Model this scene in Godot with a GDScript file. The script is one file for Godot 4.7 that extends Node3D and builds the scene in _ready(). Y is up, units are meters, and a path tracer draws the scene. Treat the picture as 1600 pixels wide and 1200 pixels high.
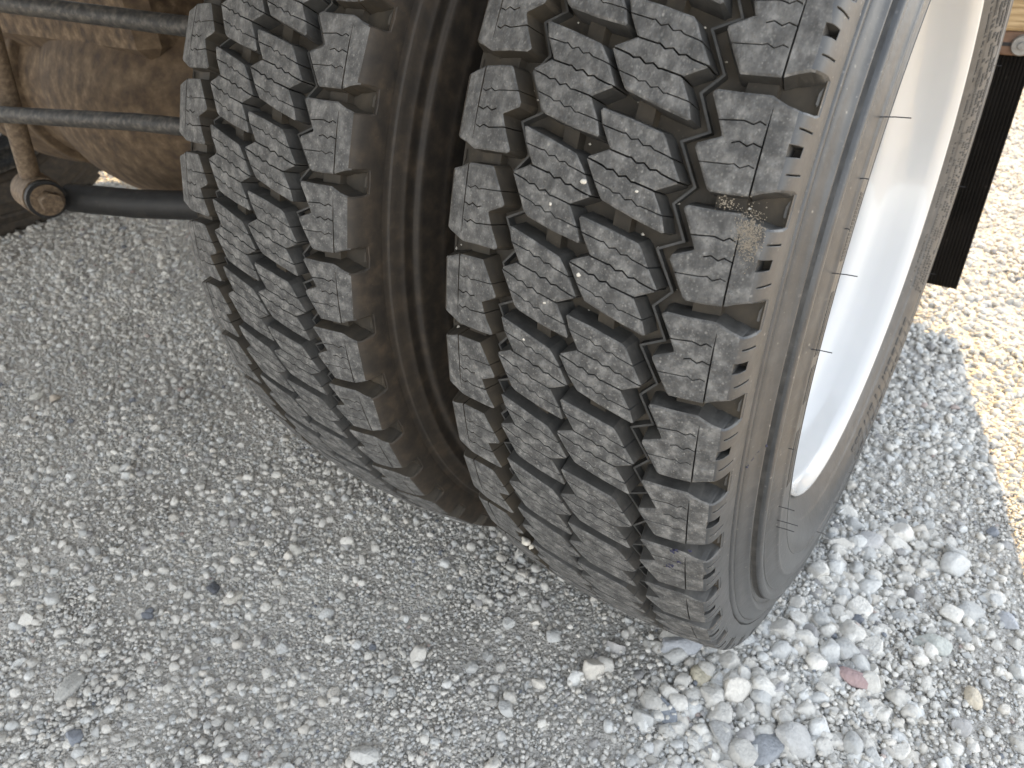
extends Node3D
# Close view of a truck's dual rear wheels on gravel. Units are metres; tyre pattern data is in millimetres.

const MM := 0.001
const NP := 48                    # tread pitches round the tyre
const RT := 405.0                 # tyre radius at the crown
const XO := -0.09623              # centre plane of the outer wheel
const XI := -0.36380              # centre plane of the inner wheel
const AXLE_Y := 0.405
var pitch := TAU * RT / NP
var rng := RandomNumberGenerator.new()
var truck: Node3D
var M := {}
var used := {}
# outer profile of the tyre, axle offset and radius, from crown to bead
var PROF := PackedVector2Array([Vector2(0, 405), Vector2(12, 404.9), Vector2(24, 404.5), Vector2(36, 403.8), Vector2(48, 402.9), Vector2(60, 401.7), Vector2(70, 400.5),
	Vector2(80, 399.1), Vector2(85, 398.3), Vector2(88.5, 397.6), Vector2(91, 396.8), Vector2(92.7, 395.6), Vector2(94, 393.5), Vector2(95, 390.6), Vector2(95.8, 387.3), Vector2(96.6, 383), Vector2(97.1, 378), Vector2(97.5, 372)])
var SIDE := PackedVector2Array([Vector2(97.4, 371.9), Vector2(95.4, 371.4), Vector2(95.4, 370.5), Vector2(97.9, 370.0), Vector2(98.5, 368.2), Vector2(98.8, 366.6), Vector2(97.9, 366.3), Vector2(98.0, 365.8), Vector2(99.3, 365.4), Vector2(100.6, 361.8), Vector2(102.0, 358.4), Vector2(103.2, 356.4), Vector2(104.5, 355.6), Vector2(105.1, 354.6), Vector2(104.6, 353.4), Vector2(103.2, 352.0),
	Vector2(102.4, 350.2), Vector2(102.2, 348.2), Vector2(102.4, 346.4), Vector2(102.2, 345.4), Vector2(102.6, 344.9), Vector2(105.6, 344.4), Vector2(107.3, 344.2), Vector2(108.3, 343.6), Vector2(108.9, 342.2), Vector2(109.1, 340.4), Vector2(108.2, 338.8), Vector2(107.0, 337.2), Vector2(106.9, 335.0), Vector2(108.2, 331.5),
	Vector2(109.9, 326), Vector2(110.4, 322.5), Vector2(111.4, 321.2), Vector2(112.2, 319.8), Vector2(112.2, 318.2), Vector2(111.4, 316.8), Vector2(111.2, 314), Vector2(111.5, 309), Vector2(111.4, 303), Vector2(110.5, 296), Vector2(108.8, 288.5), Vector2(106.4, 281), Vector2(103, 274), Vector2(102.3, 272.6), Vector2(101.4, 272.0), Vector2(99.6, 268.4), Vector2(97, 263.8), Vector2(94.4, 259.8), Vector2(92.6, 257), Vector2(90, 254), Vector2(84, 250), Vector2(66, 247)])
var arc := PackedFloat32Array()
var nrm := PackedVector2Array()

func _ready() -> void:
	rng.seed = 20417
	# ---------- camera, sky, sun, exposure ----------
	var cam := Camera3D.new()
	cam.name = "camera"
	add_child(cam)
	cam.position = Vector3(0.087887, 0.670572, 0.697293)
	cam.rotation = Vector3(deg_to_rad(-34.4162), deg_to_rad(36.7572), deg_to_rad(-2.8058))
	cam.rotation_order = EULER_ORDER_YXZ
	cam.near = 0.02
	cam.far = 300.0
	var ca := CameraAttributesPhysical.new()
	ca.frustum_focal_length = 33.79
	ca.exposure_aperture = 19.0
	ca.frustum_focus_distance = 0.47
	cam.attributes = ca
	cam.fov = 54.7656
	cam.current = true
	var we := WorldEnvironment.new()
	we.name = "world_environment"
	var env := Environment.new()
	env.background_mode = Environment.BG_SKY
	var sm := ProceduralSkyMaterial.new()
	sm.sky_top_color = Color(0.62, 0.66, 0.715)
	sm.sky_horizon_color = Color(0.99, 0.99, 0.975)
	sm.sky_curve = 0.26
	sm.sky_energy_multiplier = 1.0
	sm.ground_bottom_color = Color(0.5, 0.47, 0.42)
	sm.ground_horizon_color = Color(0.72, 0.74, 0.74)
	sm.sun_angle_max = 22.0
	var sky := Sky.new()
	sky.sky_material = sm
	env.sky = sky
	env.background_energy_multiplier = 1.0
	env.tonemap_mode = Environment.TONE_MAPPER_LINEAR
	env.tonemap_exposure = 4.7
	env.sdfgi_enabled = true
	env.ssao_enabled = true
	env.ssil_enabled = true
	we.environment = env
	add_child(we)
	var sun := DirectionalLight3D.new()
	sun.name = "sun"
	sun.light_energy = 1.1
	sun.light_color = Color(1.0, 0.84, 0.58)
	sun.light_angular_distance = 0.5
	sun.shadow_enabled = true
	add_child(sun)
	var el := deg_to_rad(30.0)
	var to_sun := Vector3(-0.28 * cos(el), sin(el), -0.96 * cos(el)).normalized()
	sun.look_at_from_position(to_sun * 10.0, Vector3.ZERO, Vector3.UP)

	materials()
	ground()
	truck = thing("truck", "truck standing on gravel, seen low at its dual rear tyres, white rim and mud flap", "truck")
	wheels()
	truck_body()
	underside()
	mud_flap()
	tread_dirt()
	far_drum()
	notable_stones()

# ---------------------------------------------------------------- helpers
func numbered(n: String) -> String:
	if not used.has(n):
		used[n] = 0
		return n
	used[n] += 1
	return "%s_%03d" % [n, used[n]]

func thing(called: String, label: String, category: String, at := Vector3.ZERO, group := "") -> Node3D:
	var o := Node3D.new()
	o.name = numbered(called)
	o.position = at
	o.set_meta("label", label)
	o.set_meta("category", category)
	if group != "": o.set_meta("group", group)
	add_child(o)
	return o

# a part of the truck that has pieces of its own
func truck_part(called: String, label: String, at := Vector3.ZERO) -> Node3D:
	var o := Node3D.new()
	o.name = called
	o.position = at
	o.set_meta("label", label)
	truck.add_child(o, true)
	return o

func part(called: String, mesh: Mesh, mat: Material, parent: Node3D, at := Vector3.ZERO) -> MeshInstance3D:
	var o := MeshInstance3D.new()
	o.name = called
	o.mesh = mesh
	if mat: o.material_override = mat
	o.position = at
	parent.add_child(o, true)
	return o

func noise(freq: float, oct: int, sd: int, kind := FastNoiseLite.TYPE_SIMPLEX_SMOOTH) -> FastNoiseLite:
	var n := FastNoiseLite.new()
	n.noise_type = kind
	n.frequency = freq
	n.seed = sd
	n.fractal_type = FastNoiseLite.FRACTAL_FBM
	n.fractal_octaves = oct
	n.fractal_gain = 0.6
	return n

func ramp(stops: Array) -> Gradient:
	var g := Gradient.new()
	var off := PackedFloat32Array()
	var col := PackedColorArray()
	for s in stops:
		off.append(s[0])
		col.append(s[1])
	g.offsets = off
	g.colors = col
	return g

func gray(v: float) -> Color:      # linear value -> sRGB colour
	return Color(v, v, v).linear_to_srgb()

func lin(r: float, g: float, b: float) -> Color:
	return Color(r, g, b).linear_to_srgb()

# picture made of noise through a ramp, with specks stamped on it
func speckled(size: int, n: FastNoiseLite, g: Gradient, specks: Array, sd: int) -> ImageTexture:
	var src := n.get_seamless_image(size, size)
	src.convert(Image.FORMAT_L8)
	var d := src.get_data()
	var lut := []
	for i in 256: lut.append(g.sample(i / 255.0))
	var buf := PackedByteArray()
	buf.resize(size * size * 3)
	var k := 0
	for v in d:
		var c: Color = lut[v]
		buf[k] = c.r8
		buf[k + 1] = c.g8
		buf[k + 2] = c.b8
		k += 3
	var im := Image.create_from_data(size, size, false, Image.FORMAT_RGB8, buf)
	var r := RandomNumberGenerator.new()
	r.seed = sd
	for s in specks:               # [count, radius, colour, strength]
		for i in s[0]:
			var px := r.randi() % size
			var py := r.randi() % size
			var rad: float = s[1] * r.randf_range(0.5, 1.4)
			var st: float = s[3] * r.randf_range(0.3, 1.0)
			var e := ceili(rad)
			for dy in range(-e, e + 1):
				for dx in range(-e, e + 1):
					var q := Vector2(dx, dy).length()
					if q <= rad:
						var x := posmod(px + dx, size)
						var y := posmod(py + dy, size)
						im.set_pixel(x, y, im.get_pixel(x, y).lerp(s[2], st * (1.0 - 0.5 * q / maxf(rad, 0.01))))
	return ImageTexture.create_from_image(im)

func noise_tex(n: FastNoiseLite, size: int, g: Gradient = null, as_normal := false, bump := 4.0) -> NoiseTexture2D:
	var t := NoiseTexture2D.new()
	t.width = size
	t.height = size
	t.seamless = true
	t.noise = n
	if g: t.color_ramp = g
	if as_normal:
		t.as_normal_map = true
		t.bump_strength = bump
	return t

func mat(called: String, color: Color, rough: float, tex: Texture2D = null, scale := 1.0, world := true, relief: Texture2D = null, cm := 0.0) -> StandardMaterial3D:
	var m := StandardMaterial3D.new()
	m.resource_name = called
	m.albedo_color = color
	m.roughness = rough
	if tex: m.albedo_texture = tex
	m.uv1_triplanar = true
	m.uv1_world_triplanar = world
	m.uv1_scale = Vector3.ONE * scale
	if relief:
		m.heightmap_enabled = true
		m.heightmap_texture = relief
		m.heightmap_scale = cm
	return m

func materials() -> void:
	var fine := noise_tex(noise(0.06, 4, 5), 512)
	var coarse := noise_tex(noise(0.02, 5, 9), 512)
	M.fine = fine
	M.coarse = coarse
	# dusty scuffed contact faces of the tread: 20 cm tile
	var scuff := speckled(1024, noise(0.016, 6, 3), ramp([[0.0, lin(.035, .035, .034)], [0.36, lin(.058, .057, .055)], [0.5, lin(.085, .084, .081)], [0.66, lin(.135, .132, .126)], [1.0, lin(.24, .235, .22)]]),
		[[14000, 1.6, lin(.26, .25, .235), 0.5], [4200, 2.4, lin(.36, .35, .32), 0.6], [300, 3.2, lin(.44, .42, .38), 0.7], [7000, 1.7, lin(.025, .025, .025), 0.5]], 11)
	M.scuff = mat("scuffed rubber", Color.WHITE, 0.85, scuff, 5.0, true, fine, 0.12)
	var wall := speckled(512, noise(0.02, 5, 21), ramp([[0.0, lin(.022, .0215, .0205)], [0.5, lin(.042, .041, .0385)], [1.0, lin(.085, .081, .074)]]), [[500, 0.8, lin(.16, .14, .11), 0.5]], 12)
	M.wall = mat("unworn rubber", Color.WHITE, 0.62, wall, 6.0, true, fine, 0.03)
	var base := speckled(512, noise(0.016, 5, 33), ramp([[0.0, lin(.016, .0135, .010)], [0.5, lin(.034, .0275, .019)], [1.0, lin(.075, .058, .037)]]), [[700, 0.9, lin(.20, .17, .12), 0.5]], 13)
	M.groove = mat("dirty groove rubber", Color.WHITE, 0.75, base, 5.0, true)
	var side := speckled(1024, noise(0.010, 5, 41), ramp([[0.0, lin(.031, .0325, .034)], [0.5, lin(.0465, .048, .0495)], [1.0, lin(.074, .0755, .077)]]), [[2500, 1.8, lin(.20, .19, .17), 0.5], [260, 2.6, lin(.5, .47, .42), 0.8], [3000, 1.6, lin(.04, .04, .038), 0.6]], 14)
	M.side = mat("sidewall rubber", Color.WHITE, 0.35, side, 4.0, true, fine, 0.015)
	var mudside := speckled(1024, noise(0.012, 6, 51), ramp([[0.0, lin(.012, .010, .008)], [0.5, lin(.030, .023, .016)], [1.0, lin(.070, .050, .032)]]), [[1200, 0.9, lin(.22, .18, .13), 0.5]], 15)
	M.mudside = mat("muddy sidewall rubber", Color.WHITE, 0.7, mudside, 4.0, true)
	M.mudscuff = M.scuff
	M.white = mat("white wheel paint", Color.WHITE, 0.22, noise_tex(noise(0.008, 3, 55), 512, ramp([[0.0, lin(.47, .475, .475)], [1.0, lin(.52, .52, .515)]])), 2.5)
	M.white.clearcoat_enabled = true
	M.white.clearcoat = 0.6
	M.white.clearcoat_roughness = 0.06
	M.steel = mat("zinc steel", lin(.42, .41, .39), 0.5, noise_tex(noise(0.03, 4, 61), 256, ramp([[0.0, gray(.55)], [1.0, gray(1.0)]])), 12.0)
	M.steel.metallic = 0.55
	var mud := speckled(512, noise(0.014, 6, 71), ramp([[0.0, lin(.022, .013, .008)], [0.38, lin(.060, .037, .019)], [0.6, lin(.098, .064, .034)], [1.0, lin(.21, .15, .092)]]), [[900, 1.6, lin(.035, .022, .012), 0.5], [500, 1.4, lin(.30, .22, .14), 0.4]], 16)
	M.mud = mat("mud caked iron", Color.WHITE, 0.85, mud, 4.5, true, coarse, 0.1)
	var dusty := speckled(512, noise(0.05, 6, 81), ramp([[0.0, lin(.010, .010, .010)], [0.45, lin(.018, .017, .016)], [0.62, lin(.060, .054, .045)], [1.0, lin(.14, .125, .10)]]), [[500, 1.0, lin(.02, .02, .02), 0.7], [300, 1.0, lin(.3, .27, .2), 0.6]], 17)
	M.dusty = mat("dusty black steel", Color.WHITE, 0.6, dusty, 4.0, true, fine, 0.03)
	var rust := speckled(512, noise(0.03, 6, 85), ramp([[0.0, lin(.035, .022, .014)], [0.5, lin(.115, .078, .046)], [1.0, lin(.24, .18, .115)]]), [[500, 1.2, lin(.02, .018, .015), 0.8]], 18)
	M.rust = mat("rusty dusty steel", Color.WHITE, 0.72, rust, 7.0, true, fine, 0.05)
	M.black = mat("black painted steel", Color.WHITE, 0.62, speckled(256, noise(0.03, 5, 88), ramp([[0.0, lin(.006, .006, .006)], [0.6, lin(.010, .0095, .009)], [1.0, lin(.05, .043, .034)]]), [[120, 1.5, lin(.12, .10, .08), 0.5]], 27), 4.0, true, coarse, 0.08)
	M.brown = mat("brown primed steel", Color.WHITE, 0.6, speckled(256, noise(0.02, 5, 91), ramp([[0.0, lin(.10, .055, .035)], [1.0, lin(.24, .15, .10)]]), [[120, 1.5, lin(.4, .28, .16), 0.6]], 19), 4.0, true, fine, 0.03)
	M.flap = mat("black ribbed rubber", Color.WHITE, 0.6, speckled(256, noise(0.02, 4, 95), ramp([[0.0, lin(.008, .0075, .007)], [1.0, lin(.015, .014, .013)]]), [[60, 1.0, lin(.10, .09, .08), 0.5]], 20), 2.0)
	M.flap.roughness = 1.0
	M.flap.metallic_specular = 0.12
	# wood: long grain along x
	var w := StandardMaterial3D.new()
	w.resource_name = "weathered deck wood"
	w.roughness = 0.8
	w.albedo_texture = speckled(512, noise(0.02, 5, 101), ramp([[0.0, lin(.20, .13, .06)], [0.5, lin(.42, .30, .16)], [1.0, lin(.60, .46, .28)]]), [[40, 2.0, lin(.15, .09, .05), 0.6]], 22)
	w.uv1_triplanar = true
	w.uv1_world_triplanar = true
	w.uv1_scale = Vector3(1.2, 16, 16)
	M.wood = w
	M.paint = mat("pale van paint", lin(.55, .62, .70), 0.25)
	M.paint.clearcoat_enabled = true
	M.dark = mat("black plastic", lin(.02, .02, .022), 0.5)
	M.glass = mat("dark window glass", lin(.02, .025, .03), 0.05)
	M.body = mat("truck box paint", lin(.46, .465, .47), 0.5)
	# gravel
	M.stone = StandardMaterial3D.new()
	M.stone.resource_name = "limestone gravel"
	M.stone.vertex_color_use_as_albedo = true
	M.stone.roughness = 0.92
	M.stone.uv1_triplanar = true
	M.stone.uv1_world_triplanar = true
	M.stone.uv1_scale = Vector3.ONE * 9.0
	M.stone.albedo_texture = speckled(1024, noise(0.02, 6, 111), ramp([[0.0, gray(.62)], [0.4, gray(.82)], [0.7, gray(.95)], [1.0, gray(1.0)]]), [[1500, 1.3, gray(.45), 0.5], [2500, 1.2, gray(1.0), 0.8]], 23)
	M.stone.heightmap_enabled = true
	M.stone.heightmap_texture = fine
	M.stone.heightmap_scale = 0.10
	M.dirt = StandardMaterial3D.new()
	M.dirt.resource_name = "packed gravel dust"
	M.dirt.roughness = 0.97
	M.dirt.uv1_triplanar = true
	M.dirt.uv1_world_triplanar = true
	M.dirt.uv1_scale = Vector3.ONE * 3.0
	M.dirt.albedo_texture = speckled(1024, noise(0.05, 5, 121), ramp([[0.0, lin(.37, .35, .32)], [0.5, lin(.50, .475, .435)], [1.0, lin(.61, .58, .53)]]), [[9000, 2.0, lin(.55, .53, .49), 0.6], [5000, 1.8, lin(.18, .17, .16), 0.5]], 24)
	M.dirt.heightmap_enabled = true
	M.dirt.heightmap_texture = noise_tex(noise(0.06, 4, 131, FastNoiseLite.TYPE_CELLULAR), 1024)
	M.dirt.heightmap_scale = 0.5

# ---------------------------------------------------------------- ground
var gn: FastNoiseLite
func ground_y(x: float, z: float) -> float:
	if gn == null:
		gn = noise(1.6, 3, 7)
	return gn.get_noise_2d(x, z) * 0.012 * clampf(1.0 + (absf(x) + absf(z)) * 0.3, 1.0, 4.0) + 0.001

func ground() -> void:
	var n := 220
	var c := PackedFloat32Array()
	for i in n + 1:
		var t := (i / float(n)) * 2.0 - 1.0
		c.append(sinh(t * 5.2) / sinh(5.2) * 120.0)
	var v := PackedVector3Array()
	var nn := PackedVector3Array()
	var ix := PackedInt32Array()
	for j in n + 1:
		for i in n + 1:
			var x: float = c[i] - 0.5
			var z: float = c[j]
			var y := ground_y(x, z)
			v.append(Vector3(x, y, z))
			var e := 0.02
			nn.append(Vector3(ground_y(x - e, z) - ground_y(x + e, z), 2 * e, ground_y(x, z - e) - ground_y(x, z + e)).normalized())
	for j in n:
		for i in n:
			var a := j * (n + 1) + i
			ix.append_array([a, a + 1, a + n + 1, a + 1, a + n + 2, a + n + 1])
	var g := MeshInstance3D.new()
	g.name = "ground"
	g.mesh = arrays(v, nn, ix)
	g.material_override = M.dirt
	g.set_meta("kind", "structure")
	add_child(g)
	gravel()

func arrays(v: PackedVector3Array, n: PackedVector3Array, ix: PackedInt32Array) -> ArrayMesh:
	var a := []
	a.resize(Mesh.ARRAY_MAX)
	a[Mesh.ARRAY_VERTEX] = v
	a[Mesh.ARRAY_NORMAL] = n
	a[Mesh.ARRAY_INDEX] = ix
	var m := ArrayMesh.new()
	m.add_surface_from_arrays(Mesh.PRIMITIVE_TRIANGLES, a)
	return m

# a stone of unit radius: an icosphere pushed in and out by noise and flattened by a few cuts
func stone_mesh(sub: int, sd: int, rough: float, cuts: int) -> ArrayMesh:
	var r := RandomNumberGenerator.new()
	r.seed = sd
	var t := (1.0 + sqrt(5.0)) / 2.0
	var p: Array = [Vector3(-1, t, 0), Vector3(1, t, 0), Vector3(-1, -t, 0), Vector3(1, -t, 0), Vector3(0, -1, t), Vector3(0, 1, t), Vector3(0, -1, -t), Vector3(0, 1, -t), Vector3(t, 0, -1), Vector3(t, 0, 1), Vector3(-t, 0, -1), Vector3(-t, 0, 1)]
	for i in p.size(): p[i] = p[i].normalized()
	var f: Array = [[0, 11, 5], [0, 5, 1], [0, 1, 7], [0, 7, 10], [0, 10, 11], [1, 5, 9], [5, 11, 4], [11, 10, 2], [10, 7, 6], [7, 1, 8], [3, 9, 4], [3, 4, 2], [3, 2, 6], [3, 6, 8], [3, 8, 9], [4, 9, 5], [2, 4, 11], [6, 2, 10], [8, 6, 7], [9, 8, 1]]
	for k in sub:
		var mid := {}
		var g := []
		for q in f:
			var m := []
			for e in 3:
				var a: int = q[e]
				var b: int = q[(e + 1) % 3]
				var key := Vector2i(mini(a, b), maxi(a, b))
				if not mid.has(key):
					mid[key] = p.size()
					p.append(((p[a] + p[b]) * 0.5).normalized())
				m.append(mid[key])
			g.append_array([[q[0], m[0], m[2]], [q[1], m[1], m[0]], [q[2], m[2], m[1]], [m[0], m[1], m[2]]])
		f = g
	var nz := noise(0.9, 3, sd)
	var planes := []
	for k in cuts:
		planes.append([Vector3(r.randfn(), r.randfn(), r.randfn()).normalized(), r.randf_range(0.5, 0.8)])
	var v := PackedVector3Array()
	for q in p:
		var h: Vector3 = q * (1.0 + rough * nz.get_noise_3dv(q * 1.3))
		for c in planes:
			var over: float = h.dot(c[0]) - c[1]
			if over > 0: h -= c[0] * over * 0.88
		v.append(h)
	var n := PackedVector3Array()
	n.resize(v.size())
	var ix := PackedInt32Array()
	for q in f:
		var cr: Vector3 = (v[q[1]] - v[q[0]]).cross(v[q[2]] - v[q[0]])
		for e in 3: n[q[e]] += cr
		ix.append_array([q[0], q[2], q[1]])
	for i in n.size(): n[i] = n[i].normalized()
	return arrays(v, n, ix)

func stone_color(r: RandomNumberGenerator) -> Color:
	var v := r.randf_range(.50, .76)
	var k := r.randf()
	var c := Color(v, v * .962, v * .885)
	if k < 0.22: c = Color(v * .93, v * .925, v * .89)
	elif k < 0.34: c = Color(v, v * .94, v * .84)
	elif k < 0.38: c = Color(v * .62, v * .60, v * .58)
	elif k < 0.383: c = Color(v * .75, v * .62, v * .56)
	elif k < 0.39: c = Color(v * .36, v * .38, v * .42)
	return c

var coarse_n: FastNoiseLite
# share of larger pebbles at a place: a heap beside the outer tyre, drifts elsewhere
func heap(x: float, z: float) -> float:
	var p := Vector2(x, z)
	var q := Geometry2D.get_closest_point_to_segment(p, Vector2(0.07, 0.42), Vector2(0.0, 0.02))
	var d := p.distance_to(q) + coarse_n.get_noise_2d(x * 3.0, z * 3.0) * 0.05
	return clampf(exp(-pow(d / 0.115, 2)) * 1.15, 0, 1)

func scatter(called: String, mesh: Mesh, count: int, area: Rect2, lo: float, hi: float, sd: int, keep: Callable, sink := 0.25) -> void:
	var r := RandomNumberGenerator.new()
	r.seed = sd
	var buf := PackedFloat32Array()
	buf.resize(count * 16)
	var k := 0
	for i in count:
		var x := area.position.x + r.randf() * area.size.x
		var z := area.position.y + r.randf() * area.size.y
		if r.randf() > keep.call(x, z): continue
		var s := lerpf(lo, hi, pow(r.randf(), 2.2)) * 0.5
		var b := Basis.from_euler(Vector3(r.randfn() * 0.35, r.randf() * TAU, r.randfn() * 0.35)) * Basis.from_scale(Vector3(s * r.randf_range(0.85, 1.35), s * r.randf_range(0.6, 0.95), s * r.randf_range(0.8, 1.1)))
		var y := ground_y(x, z) + s * (0.55 - sink * 2.0 * r.randf())
		if absf(z) < 0.13 and ((x > -0.21 and x < 0.012) or (x > -0.475 and x < -0.255)): y -= s
		var c := stone_color(r)
		var o := k * 16
		buf[o] = b.x.x; buf[o + 1] = b.y.x; buf[o + 2] = b.z.x; buf[o + 3] = x
		buf[o + 4] = b.x.y; buf[o + 5] = b.y.y; buf[o + 6] = b.z.y; buf[o + 7] = y
		buf[o + 8] = b.x.z; buf[o + 9] = b.y.z; buf[o + 10] = b.z.z; buf[o + 11] = z
		buf[o + 12] = c.r; buf[o + 13] = c.g; buf[o + 14] = c.b; buf[o + 15] = 1.0
		k += 1
	buf.resize(k * 16)
	var mm := MultiMesh.new()
	mm.transform_format = MultiMesh.TRANSFORM_3D
	mm.use_colors = true
	mm.mesh = mesh
	mm.instance_count = k
	mm.buffer = buf
	var o2 := MultiMeshInstance3D.new()
	o2.name = numbered(called)
	o2.multimesh = mm
	o2.material_override = M.stone
	o2.set_meta("kind", "stuff")
	o2.set_meta("label", "loose pale grey limestone gravel covering the ground")
	o2.set_meta("category", "gravel")
	add_child(o2)

func in_view(x: float, z: float) -> bool:
	# a wide wedge of ground in front of the camera
	var d := Vector2(x - 0.088, z - 0.697)
	var ang := rad_to_deg(atan2(-d.x, -d.y))      # 0 straight along -z, positive to the left
	return (ang > -22 and ang < 100) or d.length() < 0.75

func gravel() -> void:
	coarse_n = noise(2.2, 2, 77)
	for k in 4:
		scatter("gravel", stone_mesh(0, 300 + k, 0.25, 1), 105000, Rect2(-1.7, -0.45, 2.1, 1.4), 0.0022, 0.0062, 400 + k, func(x, z): return clampf(0.75 + coarse_n.get_noise_2d(x * 2.3 + 7.0, z * 2.3) * 1.1, 0.25, 1.0) if in_view(x, z) else 0.0)
	for k in 5:
		var m := stone_mesh(1, 320 + k, 0.32, 2)
		scatter("gravel", m, 13000, Rect2(-2.2, -0.6, 2.8, 1.6), 0.0055, 0.0125, 420 + k, func(x, z): return (0.14 + 0.55 * clampf(coarse_n.get_noise_2d(x, z) * 2.0 + 0.15, 0, 1) + 0.5 * heap(x, z) + 0.3 * smoothstep(-0.35, -0.8, x) * smoothstep(0.65, 0.3, z)) if in_view(x, z) else 0.0)
	for k in 8:
		var m2 := stone_mesh(2, 340 + k, 0.22, 6)
		scatter("gravel", m2, 3600, Rect2(-1.9, -0.5, 2.5, 1.4), 0.009, 0.019, 440 + k, func(x, z): return (0.02 + 0.05 * clampf(coarse_n.get_noise_2d(x * 1.7, z * 1.7) * 3.0, 0, 1) + pow(heap(x, z), 0.8) * 0.5 + pow(heap(x, z), 0.3) * 0.22 + 0.03 * smoothstep(-0.1, 0.1, x)) if in_view(x, z) else 0.0, 0.4)
		scatter("gravel", m2, 420, Rect2(-0.3, -0.1, 0.65, 0.7), 0.015, 0.029, 460 + k, func(x, z): return pow(heap(x, z), 1.6) * 0.9, 0.4)
	# finer grains lying over and between the pebbles of the heap
	for k in 3:
		scatter("gravel", stone_mesh(0, 380 + k, 0.25, 1), 26000, Rect2(-0.25, -0.2, 0.65, 0.8), 0.0025, 0.007, 470 + k, func(x, z): return heap(x, z) * 0.9, -0.9)

	# farther off: beyond the truck on the right, and under it on the left
	for k in 4:
		var m3 := stone_mesh(1, 360 + k, 0.4, 2)
		scatter("gravel", m3, 26000, Rect2(-0.6, -3.2, 2.6, 3.0), 0.006, 0.015, 480 + k, func(x, z): return 1.0 if in_view(x, z) else 0.0)
		scatter("gravel", m3, 12000, Rect2(-4.5, -2.6, 3.2, 3.0), 0.006, 0.015, 490 + k, func(_x, _z): return 1.0)
		scatter("gravel", m3, 13000, Rect2(0.38, -0.5, 0.9, 1.4), 0.004, 0.013, 510 + k, func(_x, _z): return 1.0)
		scatter("gravel", m3, 7000, Rect2(-2.0, -9.0, 5.0, 6.0), 0.012, 0.03, 500 + k, func(x, z): return 1.0 if in_view(x, z) else 0.0)

func notable_stones() -> void:
	# [x, z, size mm, aspect, colour, label, sub shape]
	var rows := [
		[Vector2(0.091, 0.165), 30.0, Color(.40, .29, .28), "mottled dark red stone in the pale gravel heap"],
		[Vector2(-0.036, 0.24), 27.0, Color(.52, .47, .36), "upright tan stone at the near edge of the shadow by the tyre"],
		[Vector2(0.144, 0.081), 31.0, Color(.50, .51, .47), "flat oval grey-green pebble lying apart on the right"],
		[Vector2(0.186, 0.126), 21.0, Color(.60, .53, .42), "yellowish chip with a ragged edge on fine gravel"],
		[Vector2(0.061, 0.257), 38.0, Color(.50, .49, .47), "large rounded grey cobble low in the heap"],
		[Vector2(0.005, 0.287), 32.0, Color(.44, .43, .41), "dull brown-grey oval pebble left of the large cobble"],
		[Vector2(0.044, 0.276), 34.0, Color(.33, .34, .355), "dark slate blue pointed stone beside the large cobble"],
		[Vector2(-0.049, 0.293), 24.0, Color(.29, .31, .34), "long blue-grey sliver of stone lying among small pebbles"],
		[Vector2(0.094, 0.089), 16.0, Color(.18, .19, .21), "small black wedge-shaped stone between pale pebbles"],
		[Vector2(-0.556, 0.44), 18.0, Color(.12, .125, .14), "small dark stone alone on fine grey gravel"],
		[Vector2(-0.521, 0.434), 17.0, Color(.55, .52, .46), "light round pebble beside the small dark stone"],
		[Vector2(-0.517, 0.346), 19.0, Color(.55, .53, .48), "smooth pale oval pebble in front of the inner tyre"],
		[Vector2(-1.135, 0.354), 20.0, Color(.62, .60, .54), "smooth whitish pebble in the cluster at left"],
		[Vector2(-1.102, 0.342), 20.0, Color(.50, .43, .35), "tan oval pebble right of the whitish pebble"],
		[Vector2(-0.565, 0.605), 28.0, Color(.46, .45, .42), "flat slab-like grey stone at lower left"],
		[Vector2(-0.257, 0.489), 24.0, Color(.55, .54, .51), "angular pale stone at the bottom edge of the view"],
		[Vector2(0.204, 0.004), 22.0, Color(.46, .47, .49), "grey stone with a bluish side at the far right"],
		[Vector2(0.052, -0.029), 34.0, Color(.50, .49, .48), "big rounded grey pebble behind the tyre bottom"],
		[Vector2(-0.125, 0.284), 14.0, Color(.55, .49, .38), "small yellow-tan pebble in the dark under the tyre"],
		[Vector2(-0.067, 0.218), 40.0, Color(.40, .41, .43), "broad grey cobble half under the shoulder of the outer tyre"],
	]
	var i := 0
	for s in rows:
		var q := Vector3(s[0].x, 0, s[0].y)
		var m := stone_mesh(2, 900 + i, 0.28, 5)
		var o := MeshInstance3D.new()
		o.name = numbered("stone")
		o.mesh = m
		var sm: StandardMaterial3D = M.stone.duplicate()
		sm.vertex_color_use_as_albedo = false
		var c: Color = s[2]
		sm.albedo_color = c.linear_to_srgb()
		o.material_override = sm
		var r: float = s[1] * MM * 0.5
		var flat := 0.62
		var long := 1.2
		if "sliver" in s[3] or "pointed" in s[3] or "wedge" in s[3]:
			long = 1.6
			flat = 0.55
		if "flat" in s[3]: flat = 0.42
		o.basis = Basis.from_euler(Vector3(0.12, i * 1.7, -0.1)) * Basis.from_scale(Vector3(r * long, r * flat, r * 0.85))
		o.position = Vector3(q.x, ground_y(q.x, q.z) + r * flat * 0.55, q.z)
		o.set_meta("label", s[3])
		o.set_meta("category", "stone")
		o.set_meta("group", "odd stones among the gravel")
		add_child(o)
		i += 1

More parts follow.
